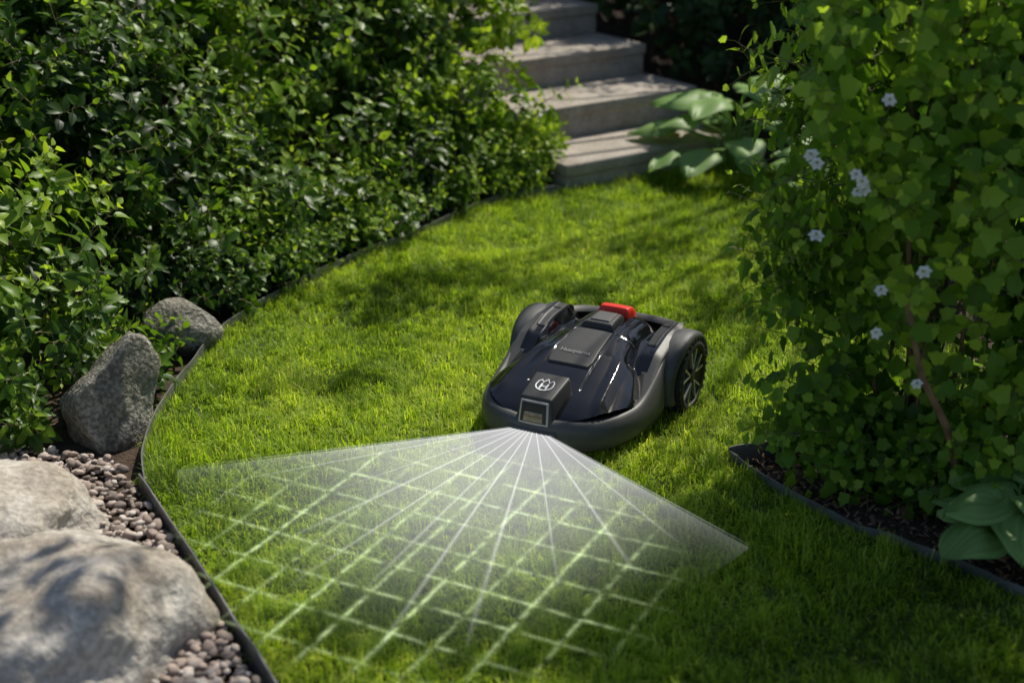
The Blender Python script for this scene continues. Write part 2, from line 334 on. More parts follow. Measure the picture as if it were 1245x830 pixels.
# ------------------------------------------------------------ hedges
def hedge(name,poly,edge,hmax,protos,count,inset=.2,steep=.5,seed=0,layers=3,hvar=.22,start=-.12,minh=.06,extra=None,big=.3):
    xs=[p[0] for p in poly]; ys=[p[1] for p in poly]
    def H(x,y):
        d=dpoly(edge,x,y,False)
        b=hmax*sm(start,steep,d)**.8
        l=vn(x,y,2.0,seed)*hvar+vn(x,y,4.5,seed+4)*hvar*.8
        return np.maximum(b+l*sm(0,.3,d),minh)
    P=[];R=[];S=[]
    while len(P)<count:
        k=4000; x=rng.uniform(min(xs),max(xs),k); y=rng.uniform(min(ys),max(ys),k)
        ok=inpoly(poly,x,y)&(np.abs(x)<.42*y+.55)&((vn(x,y,6,seed+11)<.36)|(rng.random(k)<.2)); x=x[ok];y=y[ok]
        h=H(x,y); e=.03; hx=(H(x+e,y)-H(x-e,y))/(2*e); hy=(H(x,y+e)-H(x,y-e))/(2*e)
        ok=rng.random(len(x))<np.clip(np.sqrt(1+hx**2+hy**2)/3,0,1); x,y,h,hx,hy=[a[ok] for a in (x,y,h,hx,hy)]
        for i in range(len(x)):
            nrm=Vector((-hx[i]*.7,-hy[i]*.7,1)).normalized()
            nrm=(nrm+Vector((random.gauss(0,.35),random.gauss(0,.35),random.gauss(0,.2)))).normalized()
            ly=random.randrange(layers); dep=inset+ly*.13+random.uniform(-.14,.06)
            p=Vector((x[i],y[i],T(x[i],y[i])+h[i]))-nrm*dep
            g=T(p.x,p.y)
            if p.z<g+.01: p.z=g+random.uniform(.01,.05)
            P.append(tuple(p)); R.append(tuple(nrm)); S.append(random.uniform(.7,1.25))
    if extra:
        for p,r in extra: P.append(p); R.append(r); S.append(random.uniform(.55,.85))
    return scatter(name,protos,P,dir_eulers(R),S,big=big)
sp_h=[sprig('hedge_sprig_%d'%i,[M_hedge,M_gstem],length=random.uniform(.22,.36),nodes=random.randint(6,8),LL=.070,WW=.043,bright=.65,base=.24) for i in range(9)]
bed=[(.20,6.36),(-.09,6.15),(-.40,5.74),(-.71,5.31),(-.92,4.94),(-1.10,4.66),(-1.30,4.52),(-1.34,4.1),(-1.40,3.85),(-1.55,3.74),(-2.2,3.60),(-5,3.4),(-5,10),(-1.9,10),(-.35,7.35),(-.02,6.85)]
ex=[]
bp=smooth_path(left_edge[:5]+[(-1.0,4.62)],20)
for k in range(520):
    i=random.randrange(len(bp)-1); p=bp[i]; dd=bp[i+1]-bp[i]; dd=dd/np.linalg.norm(dd); inn=np.array([dd[1],-dd[0]])
    off=random.uniform(.07,.34); q=p+inn*off; z=T(q[0],q[1])+random.uniform(.01,.04+.7*(off-.05))
    ex.append(((q[0],q[1],z),tuple(Vector((-inn[0]*.5+random.gauss(0,.4),-inn[1]*.5+random.gauss(0,.4),random.uniform(.3,1))).normalized())))
for k in range(160):    # along the left flank of the steps
    t=random.random(); q=C0+AV*(.15+1.7*t)+EV*random.uniform(-.42,-.14); z=T(q[0],q[1])+random.uniform(.02,.45)
    ex.append(((q[0],q[1],z),tuple(Vector((random.gauss(.1,.4),random.gauss(-.1,.4),random.uniform(.4,1))).normalized())))
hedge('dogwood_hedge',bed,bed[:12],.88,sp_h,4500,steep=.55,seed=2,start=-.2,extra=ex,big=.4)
sp_i=[sprig('ivy_sprig_%d'%i,[M_ivy,M_stem],length=random.uniform(.18,.28),nodes=random.randint(5,7),LL=.08,WW=.068,bright=.3,seg=3) for i in range(6)]
ivy=[(.68,7.62),(.40,8.02),(-.27,9.0),(-.5,10.5),(5,10.5),(5,3.9),(1.75,4.1),(1.78,5.6),(1.6,6.5),(1.35,7.0),(1.0,7.4)]
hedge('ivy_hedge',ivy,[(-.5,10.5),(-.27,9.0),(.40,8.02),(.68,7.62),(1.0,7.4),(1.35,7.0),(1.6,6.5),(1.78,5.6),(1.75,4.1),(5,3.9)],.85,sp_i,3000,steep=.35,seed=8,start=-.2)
P=[];R=[]
for (x,y,z,dx_,dy_) in [(-1.32,3.98,.12,.5,-.4),(-1.3,4.05,.15,.6,-.2),(-1.42,3.82,.1,.3,-.7),(-1.5,3.8,.12,.2,-.8),(-1.44,3.8,.25,.5,-.6),(-1.36,3.66,.05,.2,-.3),(-1.38,3.68,.18,.5,-.4),(-1.45,3.62,.06,.1,-.6),(-1.6,3.62,.08,.1,-.6),(-1.3,3.86,.3,.5,-.6),(-1.22,3.95,.32,.4,-.6),(-1.3,4.2,.2,.7,-.2),(-1.25,4.62,.15,.5,-.6),(-1.15,4.75,.12,.5,-.5),(-1.6,3.75,.2,.3,-.7),(-1.75,3.72,.15,0,-.8),(-1.35,4.35,.05,.6,.0),(-1.27,4.3,.03,.4,-.4),(-1.5,3.78,.28,.4,-.5),(-1.14,4.62,.16,.4,-.6),(-1.0,4.78,.08,.5,-.6),(-1.2,4.05,.02,.2,-.2),(-1.2,4.15,.02,.3,-.2),(-1.15,4.2,.02,.3,.2),(-1.1,4.0,.01,.1,.1),(-1.26,4.5,.2,.5,-.5)]:
    for k in range(5):
        P.append((x+random.uniform(-.08,.04),y+random.uniform(-.06,.06),z*random.uniform(.3,1.2))); R.append(Vector((dx_+random.uniform(-.4,.4),dy_+random.uniform(-.4,.4),.5)).normalized())
scatter('ground_cover_plant',[sprig('cover_sprig_%d'%i,[M_hedge,M_gstem],length=.17,nodes=6,LL=.06,WW=.034,bright=.4) for i in range(4)],P,dir_eulers(R),[random.uniform(.6,1.05) for _ in P])
# ------------------------------------------------------------ climber
cl=empty('flowering_climber')
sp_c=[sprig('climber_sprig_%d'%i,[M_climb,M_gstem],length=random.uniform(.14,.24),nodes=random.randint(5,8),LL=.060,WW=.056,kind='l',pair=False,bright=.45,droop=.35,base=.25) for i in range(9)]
P=[];R=[];S=[]
while len(P)<1600:
    z=random.uniform(.05,1.55)
    rx=.41*(.55+.45*float(sm(.0,.45,z)))*(1+.25*nz(z*2.3,1,3)); ry=.28*(.6+.4*float(sm(0,.5,z)))
    a=random.uniform(0,6.283); r=random.uniform(.35,1)**.6
    lump=1+.42*nz(math.cos(a)*1.7,math.sin(a)*1.7,z*3+4)
    cx=1.13+.06*math.sin(z*2.2); x=cx+rx*r*lump*math.cos(a); y=3.56+ry*r*lump*math.sin(a)
    if random.random()<.35: x+=random.uniform(.2,.75)
    if z<.22 and x<.86 : continue
    if nz(x*3.6,y*3.6,z*3.6)<-.22: continue
    d=Vector((math.cos(a),math.sin(a)-.25,random.uniform(-.5,.7))).normalized()
    P.append((x,y,z)); R.append(tuple(d)); S.append(random.uniform(.7,1.15))
for k in range(28):
    z0=random.choice([.12,.2,.3,.5,.65,.68,.72,.75,.95,1.15,.4]); p=Vector((.84,3.45+random.uniform(-.15,.15),z0)); d=Vector((-.8,-.2,.15+random.uniform(-.3,.4)))
    for j in range(random.randint(1,3)):
        P.append(tuple(p)); R.append(tuple(d.normalized())); S.append(.9-.12*j); p=p+d.normalized()*.08; d.z-=.15
for k in range(110):    # low runners over the mulch
    t=random.random(); x=.76+.5*t+random.uniform(-.04,.04); y=3.52-.30*t+random.uniform(-.06,.06); 
    P.append((x,y,random.uniform(.02,.22))); R.append(tuple(Vector((random.uniform(-.9,.3),-.6,random.uniform(-.1,.6))).normalized())); S.append(random.uniform(.55,.95))
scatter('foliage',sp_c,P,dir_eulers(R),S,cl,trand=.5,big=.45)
A=Acc()
for k in range(12):
    x=1.08+random.uniform(-.07,.09);y=3.42+random.uniform(-.04,.12); pts=[(x,y,-.02)]
    dx_=random.uniform(-.28,.3); dy_=random.uniform(-.15,.15); top=random.uniform(.7,1.5)
    for i in range(1,12):
        t=i/11; pts.append((x+dx_*t+.04*nz(k*3.1,t*4),y+dy_*t+.04*nz(k*5.3,t*4,2),top*t))
    r0=random.uniform(.004,.009); v,f=tube(pts,[r0*(1-.6*i/11) for i in range(12)],6); A.add(v,f,0,.3)
pts=[(1.18,3.30,0),(1.14,3.25,.12),(1.08,3.20,.28),(1.0,3.19,.42),(.96,3.22,.58),(.97,3.33,.75)]
v,f=tube(pts,[.012,.011,.010,.009,.008,.006],7); A.add(v,f,0,.3)
A.ob('woody_stems',[M_stem],True,cl)
def flower(i,loc,d,r=.017):
    A=Acc(); d=Vector(d).normalized(); a=d.orthogonal().normalized(); b=d.cross(a)
    for lay in range(2):
        for k in range(6):
            t=k*math.pi/3+random.uniform(-.2,.2)+lay*.5; lv,lf=ovate(r*(1-.3*lay),r*.95,.3,.25,4); dd=a*math.cos(t)+b*math.sin(t)+d*(.2+.5*lay)
            A.add(place(lv,loc,dd,d),lf,0,.5)
    for k in range(8):
        t=random.uniform(0,6.28); e=(d+(a*math.cos(t)+b*math.sin(t))*.5).normalized(); v,f=tube([loc,Vector(loc)+e*r*.5],[.0008,.0012],3); A.add(v,f,1,.5)
    A.ob('flower_%d'%i,[M_petal,M_yel],True,cl)
fl=[(.70,3.18,.955),(.785,3.12,.905),(.793,3.12,.928),(.777,3.12,.945),(.80,3.12,.91),(.71,3.17,.785),(.855,3.10,.675),(.86,3.12,.56),(.97,3.12,.43),(.69,3.2,.97),(.83,3.1,1.12),(.95,3.1,.72)]
for i,l in enumerate(fl): flower(i,l,(-.25+random.uniform(-.3,.3),-.7,.8+random.uniform(-.3,.3)),random.uniform(.014,.020))
pst=empty('wooden_post'); 
hexa('post',[(1.10,3.56,-.05),(1.16,3.56,-.05),(1.16,3.62,-.05),(1.10,3.62,-.05),(1.10,3.56,1.45),(1.16,3.56,1.45),(1.16,3.62,1.45),(1.10,3.62,1.45)],M_wood,pst,.006)
for i,z in enumerate((.5,.8,1.1,1.36)):
    v,f=tube([(.8,3.55,z),(1.13,3.553,z),(1.5,3.55,z)],[.003]*3,6); mk('wire_%d'%i,v,f,[M_edge],parent=pst)
# ------------------------------------------------------------ hostas
def hosta(name,loc,n,LL,h,spread,seed,wr=.82):
    random.seed(seed); A=Acc()
    for k in range(n):
        t=k/n; a=k*2.4+random.uniform(-.3,.3); rr=spread*(.25+.75*t)*random.uniform(.85,1.1); hh=h*(1-.72*t)*random.uniform(.85,1.1)+.02
        o=Vector((math.cos(a)*rr,math.sin(a)*rr,hh)); pts=[Vector((0,0,0)),Vector((math.cos(a)*rr*.3,math.sin(a)*rr*.3,hh*.75)),o]
        v,f=tube(pts,[.006,.005,.004],5); A.add([tuple(Vector(p)+Vector(loc)) for p in v],f,0,.6)
        L=LL*random.uniform(.75,1.15); W=L*wr; nu=8;nv=10; vv=[];ff=[];tt=[]
        for i in range(nv):
            s=i/(nv-1); w=W*.5*(math.sin(math.pi*min(1,s**.62))**.6 if 0<s<1 else .03)
            for j in range(nu*2+1):
                u=(j-nu)/nu; z=-.30*L*s*s+ .22*w*abs(u)-.32*w*u*u+.004*math.cos(u*22)*(1-s)+ .010*math.sin(s*6+u*3+k)
                vv.append((u*w,s*L-(.16*L*abs(u)**2*(1-s)),z)); tt.append(.45+.14*math.cos(u*22)+.12*nz(k,3)+.15*(1-t)-.1)
        for i in range(nv-1):
            for j in range(nu*2):
                q=i*(nu*2+1)+j; ff.append((q,q+1,q+nu*2+2,q+nu*2+1))
        d=Vector((math.cos(a),math.sin(a),.15-.15*t)); 
        A.add(place(vv,o+Vector(loc),d,(math.cos(a)*.25,math.sin(a)*.25-.12,1)),ff,0,tt)
    return A.ob(name,[M_hosta],True)
hosta('hosta_plant',(1.26,3.08,0),17,.145,.16,.15,3,.95)
hosta('hosta_plant.001',(1.05,6.62,0),26,.22,.40,.34,5)
hosta('hosta_plant.002',(1.5,6.15,0),16,.22,.28,.26,9)
random.seed(21)
# ------------------------------------------------------------ rocks
def boulder(name,loc,r,seed,mat,planes=0,rot=(0,0,0),amp=.16,sub=5,pd=(.62,.9),soft=24):
    import bmesh
    bm=bmesh.new(); bmesh.ops.create_icosphere(bm,subdivisions=sub,radius=1)
    rs=random.Random(seed); pl=[]
    for _ in range(planes):
        p=Vector((rs.gauss(0,1),rs.gauss(0,1),rs.gauss(0,1))).normalized(); pl.append((p,rs.uniform(*pd)))
    for v in bm.verts:
        n=v.co.normalized(); acc=math.exp(-soft*1.0)
        for p,d in pl:
            c=n.dot(p)
            if c>.2: acc+=math.exp(-soft*d/c)
        R=-math.log(acc)/soft
        o=Vector((seed*3.7,seed*1.3,0))
        R*=1+amp*noise.noise(n*1.3+o)+amp*.45*noise.noise(n*3+o)+amp*.2*noise.noise(n*9+o)
        v.co=Vector((n.x*R*r[0],n.y*R*r[1],n.z*R*r[2]))
    me=bpy.data.meshes.new(name); bm.to_mesh(me); bm.free(); me.materials.append(mat)
    me.polygons.foreach_set('use_smooth',np.full(len(me.polygons),True))
    ob=bpy.data.objects.new(name,me); ob.location=loc; ob.rotation_euler=rot; link(ob); return ob
boulder('boulder',(-1.33,3.12,.03),(.30,.22,.16),2,M_bould,4)
boulder('boulder.001',(-1.02,2.62,.02),(.38,.28,.24),5,M_bould,4)
boulder('garden_rock',(-1.17,3.76,.055),(.175,.19,.27),23,M_rock,11,(.1,.25,.5),.12,pd=(.55,.78),soft=70)
boulder('garden_rock.001',(-1.11,4.42,.045),(.14,.12,.12),12,M_rock,5,(0,0,.3),.10,pd=(.7,.9),soft=30)
boulder('boulder.002',(-1.75,2.75,.03),(.33,.3,.16),15,M_bould,4)
pebs=[]
for i in range(7):
    ob=boulder('pebble_%d'%i,(0,0,0),(1,.75+.04*i,.55),30+i,M_peb,3,sub=2,amp=.2); COL.objects.unlink(ob); pebs.append(ob)
grav=[(-1.0,3.40),(-.805,3.03),(-.65,2.74),(-.53,2.524),(-.42,2.3),(-.32,2.0),(-1.5,2.0),(-1.7,3.0),(-1.9,3.66),(-1.5,3.68),(-1.25,3.6),(-1.1,3.55)]
n=11000; x=rng.uniform(-1.9,-.3,n); y=rng.uniform(2.0,3.7,n); ok=inpoly(grav,x,y)&(dpoly(grav,x,y)>.006); x=x[ok];y=y[ok]
ok=(((x+1.33)/.25)**2+((y-3.12)/.17)**2>1)&(((x+1.02)/.30)**2+((y-2.62)/.21)**2>1); x=x[ok];y=y[ok]; m=len(x)
s=rng.uniform(.006,.016,m)*rng.uniform(.8,1.25,m)
scatter('gravel',pebs,np.stack([x,y,rng.uniform(.0,.022,m)],1),np.stack([rng.uniform(-.5,.5,m),rng.uniform(-.5,.5,m),rng.uniform(0,6.28,m)],1),s,trand=1.0,big=0)
chips=[]
for i in range(5):
    a=.5+.1*i; ob=hexa('bark_chip_%d'%i,[(-1,-a*.5,-.12),(1,-a*.4,-.1),(.9,a*.4,-.12),(-.8,a*.5,-.1),(-.9,-a*.4,.12),(.8,-a*.5,.16),(1,a*.4,.1),(-1,a*.4,.15)],M_chip,None,0); COL.objects.unlink(ob); chips.append(ob)
rb=[(.62,3.56),(.69,3.43),(.845,3.21),(.98,3.085),(1.11,2.97),(1.2,2.86),(1.5,2.62),(2.0,2.25),(2.6,3.9),(1.5,3.9),(.92,3.66)]
n=9000; x=rng.uniform(.6,2.2,n); y=rng.uniform(2.2,3.95,n); ok=inpoly(rb,x,y)&(dpoly(rb,x,y)>.01); x=x[ok];y=y[ok]; m=len(x)
scatter('bark_mulch',chips,np.stack([x,y,rng.uniform(-.01,.014,m)],1),np.stack([rng.uniform(-.7,.7,m),rng.uniform(-.7,.7,m),rng.uniform(0,6.28,m)],1),rng.uniform(.004,.014,m),trand=1.0,big=0)
# ------------------------------------------------------------ sun, sky, unseen shade tree
el=math.radians(53); az=math.radians(34)
S=Vector((math.sin(az)*math.cos(el),math.cos(az)*math.cos(el),math.sin(el)))
sl=bpy.data.lights.new('sun','SUN'); sl.energy=5.0; sl.angle=math.radians(.5); sl.color=(1,.94,.82)
so=bpy.data.objects.new('sun',sl); so.rotation_euler=S.to_track_quat('Z','Y').to_euler(); so.location=(4,4,8); link(so)
w=bpy.data.worlds.new('World'); sc.world=w; w.use_nodes=True; nt=w.node_tree; nt.nodes.clear()
o=nt.nodes.new('ShaderNodeOutputWorld'); b=nt.nodes.new('ShaderNodeBackground'); k=nt.nodes.new('ShaderNodeTexSky'); k.sky_type='NISHITA'; k.sun_disc=False
k.sun_elevation=el; k.sun_rotation=az; b.inputs[1].default_value=.10; nt.links.new(k.outputs[0],b.inputs[0]); nt.links.new(b.outputs[0],o.inputs[0])
tr=empty('unseen_shade_tree',(0,0,0))  # out of view, added to dapple the lawn; crown clusters follow wanted shade
shade_spots=[(-.40,4.85,.13),(-.62,4.72,.09),(-.12,5.02,.10),(.17,4.78,.07),(.60,3.36,.12),(.75,3.6,.12),(.9,4.75,.16),(1.0,5.2,.12),(-.48,2.72,.18),(-.12,2.55,.15),(.25,2.80,.10),(.55,2.62,.14),(-.60,4.05,.06),(.75,2.95,.10),(.1,3.2,.07),(.45,5.35,.07),(.85,2.65,.10),
 (.45,7.1,.08),(.0,7.4,.14),(.9,8.1,.4),(.2,8.4,.35),(-2.5,5.9,.25),(-2.9,7.2,.35),(-1.2,6.6,.16),(-.6,7.8,.3),(-1.7,4.9,.12),(-1.9,5.4,.14),(.95,2.4,.14),(-1.1,2.3,.10)]
trunk_base=Vector((3.6,9.2,T(3.6,9.2)-.1)); top=Vector((3.3,8.9,3.2)); A=Acc()
tp=[trunk_base.lerp(top,i/6)+Vector((.06*math.sin(i),.05*math.cos(i*1.3),0)) for i in range(7)]; tp[-1]=top
v,f=tube(tp,[.19,.16,.145,.135,.125,.115,.10],12); A.add(v,f,0,.3)
P=[];R=[];SS=[]
for gx_,gy_,r in shade_spots:
    h=random.uniform(3.0,4.0); c=Vector((gx_,gy_,0))+S*(h/S.z)
    q=top.lerp(c,.5)+Vector((random.uniform(-.2,.2),random.uniform(-.2,.2),.25)); q1=tp[random.choice([4,5,6])]
    pts=[q1.lerp(q,t) if t<=1 else q.lerp(c,t-1) for t in (0,.5,1,1.5,2)]
    v,f=tube(pts,[.030,.020,.013,.008,.004],6); A.add(v,f,0,.3)
    for _ in range(int(8+900*r*r)):
        p=Vector((random.gauss(0,r*.9),random.gauss(0,r*.55),random.gauss(0,r*.35))); P.append(tuple(c+p)); R.append(tuple((p.normalized()+Vector((random.uniform(-.6,.6),random.uniform(-.6,.6),.2))).normalized())); SS.append(random.uniform(.7,1.2))
A.ob('trunk_and_limbs',[M_bark],True,tr)
tsp=[sprig('tree_sprig_%d'%i,[M_tree,M_stem],length=.26,nodes=7,LL=.085,WW=.05,pair=False,seg=3) for i in range(6)]
scatter('crown',tsp,P,dir_eulers(R),SS,tr)
bt=empty('unseen_background_trees'); A=Acc(); P=[];R=[];SS=[]  # out-of-view row added to darken the sky mirrored in the hood
for i in range(15):
    t=i/14; x=-9+18*t+random.uniform(-.4,.4); y=14.8-3.0*abs(2*t-1)**3+random.uniform(-.5,.5); hgt=random.uniform(4.2,5.4)
    v,f=tube([(x,y,.5),(x+.05,y,1.6),(x-.05,y+.1,2.8),(x,y,hgt-.6)],[.14,.12,.09,.03],8); A.add(v,f,0,.3)
    for k in range(130):
        d=Vector((random.gauss(0,1),random.gauss(0,1),random.gauss(0,1))).normalized(); rr=random.uniform(.5,1)
        P.append((x+d.x*1.05*rr,y+d.y*.9*rr,hgt*.58+d.z*hgt*.40*rr)); R.append(tuple((d+Vector((0,0,.3))).normalized())); SS.append(random.uniform(2.4,3.6))
A.ob('trunks',[M_bark],True,bt); scatter('crowns',tsp,P,dir_eulers(R),SS,bt)
# ------------------------------------------------------------ robotic mower
MX,MY,RZ=.215,3.87,math.radians(-27)
mw=empty('robotic_lawn_mower',(MX,MY,.0),RZ)
ss=np.linspace(-.1,.8,901)
def curve(xs,ys,sig=.014):
    y=np.interp(ss,xs,ys); k=np.exp(-.5*(np.arange(-60,61)*.001/sig)**2); k/=k.sum()
    y=np.convolve(np.pad(y,60,'edge'),k,'valid'); return lambda s: np.interp(s,ss,y)
Cc=curve([0,.03,.1,.2,.3,.4,.5,.60,.66,.70],[.105,.138,.168,.200,.228,.244,.250,.245,.20,.16])
Wh=curve([0,.03,.08,.2,.3,.38,.46,.66],[.14,.19,.222,.226,.208,.170,.150,.140])
Zv=curve([.22,.30,.40,.50,.60,.68],[.115,.15,.190,.205,.200,.16],.008)
Zf=curve([.22,.30,.38,.48,.58,.62,.68],[.115,.165,.218,.243,.246,.235,.17],.008)
def fz(x,s):
    ax=np.abs(x); zb=.122
    t=np.clip(ax/Wh(s),0,1); hood=zb+(Cc(s)-zb)*(1-t**3.4)**.62
    r1=np.interp(s,[.08,.25,.45],[.158,.142,.112]); hood=hood+.0075*np.clip(1-np.abs(ax-r1)/.026,0,1)*sm(.06,.12,s)*(1-sm(.40,.48,s))
    g=np.clip((ax-.142)/.022,0,1)*(1-.8*sm(.222,.262,ax)); fen=np.where(s>.20,Zv(s)+(Zf(s)-Zv(s))*g,.0)
    fen=fen+.006*np.clip(1-np.abs(ax-.205)/.018,0,1)*sm(.32,.40,s)*(1-sm(.60,.64,s))
    k=.004; hh=np.clip(.5+.5*(hood-fen)/k,0,1); z=fen*(1-hh)+hood*hh+k*hh*(1-hh)
    def groove(d,dep=.005,wd=.0024): return dep*np.exp(-(d/wd)**2)
    pw=np.interp(s,[.10,.24,.44,.60],[.085,.074,.066,.060])
    z=z-groove(ax-pw)*sm(.13,.15,s)*(1-sm(.6,.62,s))
    z=z-groove(s-.43,.003,.002)*(ax<.13)
    return z
def outline(th):
    c,s_=math.cos(th),math.sin(th); n=2.7 if s_<0 else 4.0
    x=.248*math.copysign(abs(c)**(2/n),c); y=.35*math.copysign(abs(s_)**(2/n),s_); return x,y
def insideO(x,y,inset):
    n=np.where(y<0,2.7,4.0); return (np.abs(x)/(.248-inset))**n+(np.abs(y)/(.35-inset))**n<1
d=.0025; xg=np.arange(-.25,.2501,d); yg=np.arange(-.35,.3501,d); XX,YY=np.meshgrid(xg,yg); ZZ=fz(XX,YY+.35)
keep=insideO(XX,YY,.014); idx=-np.ones(XX.shape,int); idx[keep]=np.arange(keep.sum())
V=np.stack([XX[keep],YY[keep],ZZ[keep]],1)
a,b_,c_,d_=idx[:-1,:-1],idx[:-1,1:],idx[1:,1:],idx[1:,:-1]; okf=(a>=0)&(b_>=0)&(c_>=0)&(d_>=0)
F=np.stack([a[okf],b_[okf],c_[okf],d_[okf]],1)
fc=V[F].mean(1); fx_=np.abs(fc[:,0]); fs_=fc[:,1]+.35
gl=np.where(fs_<.33,Wh(fs_)-.006,.206); grey=(fx_>gl)
mk('hood',V,F.tolist(),[M_gloss,M_grey],grey.astype(int),parent=mw)
rings=[(.05,.045,0),(.012,.040,0),(.0,.052,0),(-.006,.078,0),(-.005,.104,.35),(.002,.124,.75),(.010,.132,1),(.022,.134,1),(.034,.120,1)]
nt_=200; v=[];f=[]
for ri,(off,z,rs) in enumerate(rings):
    for i in range(nt_):
        th=2*math.pi*i/nt_; x,y=outline(th); sx=(.248-off)/.248; sy=(.35-off)/.35
        x*=sx; y*=sy
        if y>0:
            g=float(sm(.02,.06,y)*(1-sm(.29,.33,y))); x=math.copysign(min(abs(x),abs(x)*(1-g)+g*.230),x)
        rise=.085*float(sm(-.16,.10,y))*rs
        nose=-.010*math.exp(-(x/.06)**2)*(1 if y<-.2 else 0)*(1 if rs>=.75 else 0)
        v.append((x,y,z+rise+nose))
    if ri:
        o=(ri-1)*nt_
        for i in range(nt_): f.append((o+i,o+(i+1)%nt_,o+nt_+(i+1)%nt_,o+nt_+i))
f.append(tuple(range(nt_))[::-1])
mk('bumper_skirt',v,f,[M_grey],parent=mw)
def patch(name,s0,s1,wf,lift,mat,x0=0,nu=16,nv=20,edge=.004):
    R=[]; us=np.linspace(-1,1,nu)
    for j in range(nv):
        s=s0+(s1-s0)*j/(nv-1)
        for i in range(nu):
            u=us[i]; w=wf(s); x=x0+u*w; dd=min(min(j,nv-1-j)*(s1-s0)/(nv-1),(1-abs(u))*w)
            rr=lift*math.sqrt(max(0,1-(1-min(dd/edge,1))**2)) if dd<edge else lift
            R.append((x,s-.35,float(fz(np.array(x),np.array(s)))+rr-.0015))
    f=[(j*nu+i,j*nu+i+1,(j+1)*nu+i+1,(j+1)*nu+i) for j in range(nv-1) for i in range(nu-1)]
    return mk(name,R,f,[mat],parent=mw)
patch('centre_panel',.225,.42,lambda s:np.interp(s,[.225,.25,.42],[.062,.070,.060]),.008,M_matte,nu=70,nv=90)
patch('keypad_cover',.435,.54,lambda s:np.interp(s,[.435,.54],[.052,.044]),.020,M_matte,nu=60,nv=60,edge=.012)
patch('keypad_inset',.452,.525,lambda s:.032,.0235,M_grey,nu=30,nv=30,edge=.002)
patch('stop_button',.555,.625,lambda s:np.interp(s,[.555,.59,.625],[.050,.056,.050]),.030,M_red,nu=60,nv=50,edge=.012)
for sg,nm in ((-1,'left'),(1,'right')):
    patch('fender_plate_'+nm,.42,.59,lambda s:np.interp(s,[.42,.59],[.015,.020]),.005,M_matte,x0=sg*.180,nu=30,nv=50,edge=.004)
    patch('fender_vent_'+nm,.535,.575,lambda s:.014,.0075,M_dark,x0=sg*.180,nu=20,nv=14,edge=.001)
    pts_=[(.205,.214),(.305,.176),(.325,.198),(.262,.216)]
    vv=[]; 
    for u in np.linspace(0,1,10):
        for w_ in np.linspace(0,1,10):
            s_=(1-u)*(1-w_)*pts_[0][0]+u*(1-w_)*pts_[1][0]+u*w_*pts_[2][0]+(1-u)*w_*pts_[3][0]
            x_=(1-u)*(1-w_)*pts_[0][1]+u*(1-w_)*pts_[1][1]+u*w_*pts_[2][1]+(1-u)*w_*pts_[3][1]
            vv.append((sg*x_,s_-.35,float(fz(np.array(x_),np.array(s_)))+.002))
    mk('side_vent_'+nm,vv,[(j*10+i,j*10+i+1,(j+1)*10+i+1,(j+1)*10+i) for j in range(9) for i in range(9)],[M_dark],parent=mw)
    v=[];f=[]; xs=[.195,.215,.235,.254,.268,.276,.278]; rr=[.122,.127,.130,.129,.127,.121,.112]; na=44; yc,zc=.17,.118
    for i in range(na+1):
        ph=math.radians(5+ (196)*i/na)
        for x_,r_ in zip(xs,rr):
            ca=math.cos(ph); e_=1.14 if ca<0 else 1.05; sn=math.sin(ph)
            v.append((sg*(x_-.012*max(0,-ca)**3),yc+r_*e_*ca,zc+r_*math.copysign(abs(sn)**.85,sn)))
    K=len(xs)
    for i in range(na):
        for j in range(K-1):
            q=(i*K+j,i*K+j+1,(i+1)*K+j+1,(i+1)*K+j); f.append(q if sg>0 else q[::-1])
    ob=mk('wheel_arch_'+nm,v,f,[M_grey],parent=mw); so_=ob.modifiers.new('s','SOLIDIFY'); so_.thickness=.004; so_.offset=0
    prof=[(.240,.030),(.240,.098),(.243,.108),(.249,.114),(.272,.114),(.279,.108),(.283,.098),(.281,.088),(.275,.085),(.271,.070),(.268,.030),(.270,.024),(.277,.020),(.279,.0)]
    nw=64; vv=[];ff=[];mm=[]
    for pi,(x_,r_) in enumerate(prof):
        for i in range(nw):
            a=2*math.pi*i/nw; vv.append((sg*x_,.17+r_*math.cos(a),.115+r_*math.sin(a)))
        if pi:
            o=(pi-1)*nw
            for i in range(nw):
                ff.append((o+i,o+(i+1)%nw,o+nw+(i+1)%nw,o+nw+i)); mm.append(0 if pi<8 else 1)
    def wbar(c,a,l,wd,h0,h1,m,sk=0):
        o=len(vv)
        for (r_,t_) in ((c-l/2,-wd),(c+l/2,-wd*1.4),(c+l/2,wd*1.4),(c-l/2,wd)):
            aa=a+sk*(r_-c); ca,sa=math.cos(aa),math.sin(aa)
            for x_ in (h0,h1): vv.append((sg*x_,.17+r_*ca-t_*sa,.115+r_*sa+t_*ca))
        for q in ((0,2,4,6),(1,7,5,3),(0,1,3,2),(2,3,5,4),(4,5,7,6),(6,7,1,0)): ff.append(tuple(o+i for i in q)); mm.append(m)
    for i in range(30): wbar(.1115,2*math.pi*i/30,.008,.004,.244,.281,0)
    for i in range(5):
        a=2*math.pi*i/5+.3; wbar(.053,a-.13,.062,.0024,.266,.2785,2,-4); wbar(.053,a+.13,.062,.0024,.266,.2785,2,4)
    mk('wheel_'+nm,vv,ff,[M_tire,M_dark,M_silver],mm,smooth=False,parent=mw)
    vv=[];ff=[]
    for i in range(24):
        a=2*math.pi*i/24
        for x_,r_ in ((.10,.02),(.10,.032),(.13,.032),(.13,.02)): vv.append((sg*x_,-.22+r_*math.cos(a),.034+r_*math.sin(a)))
    for i in range(24):
        for j in range(4): ff.append((i*4+j,i*4+(j+1)%4,((i+1)%24)*4+(j+1)%4,((i+1)%24)*4+j))
    mk('caster_'+nm,vv,ff,[M_tire],parent=mw)
Yf=-.35
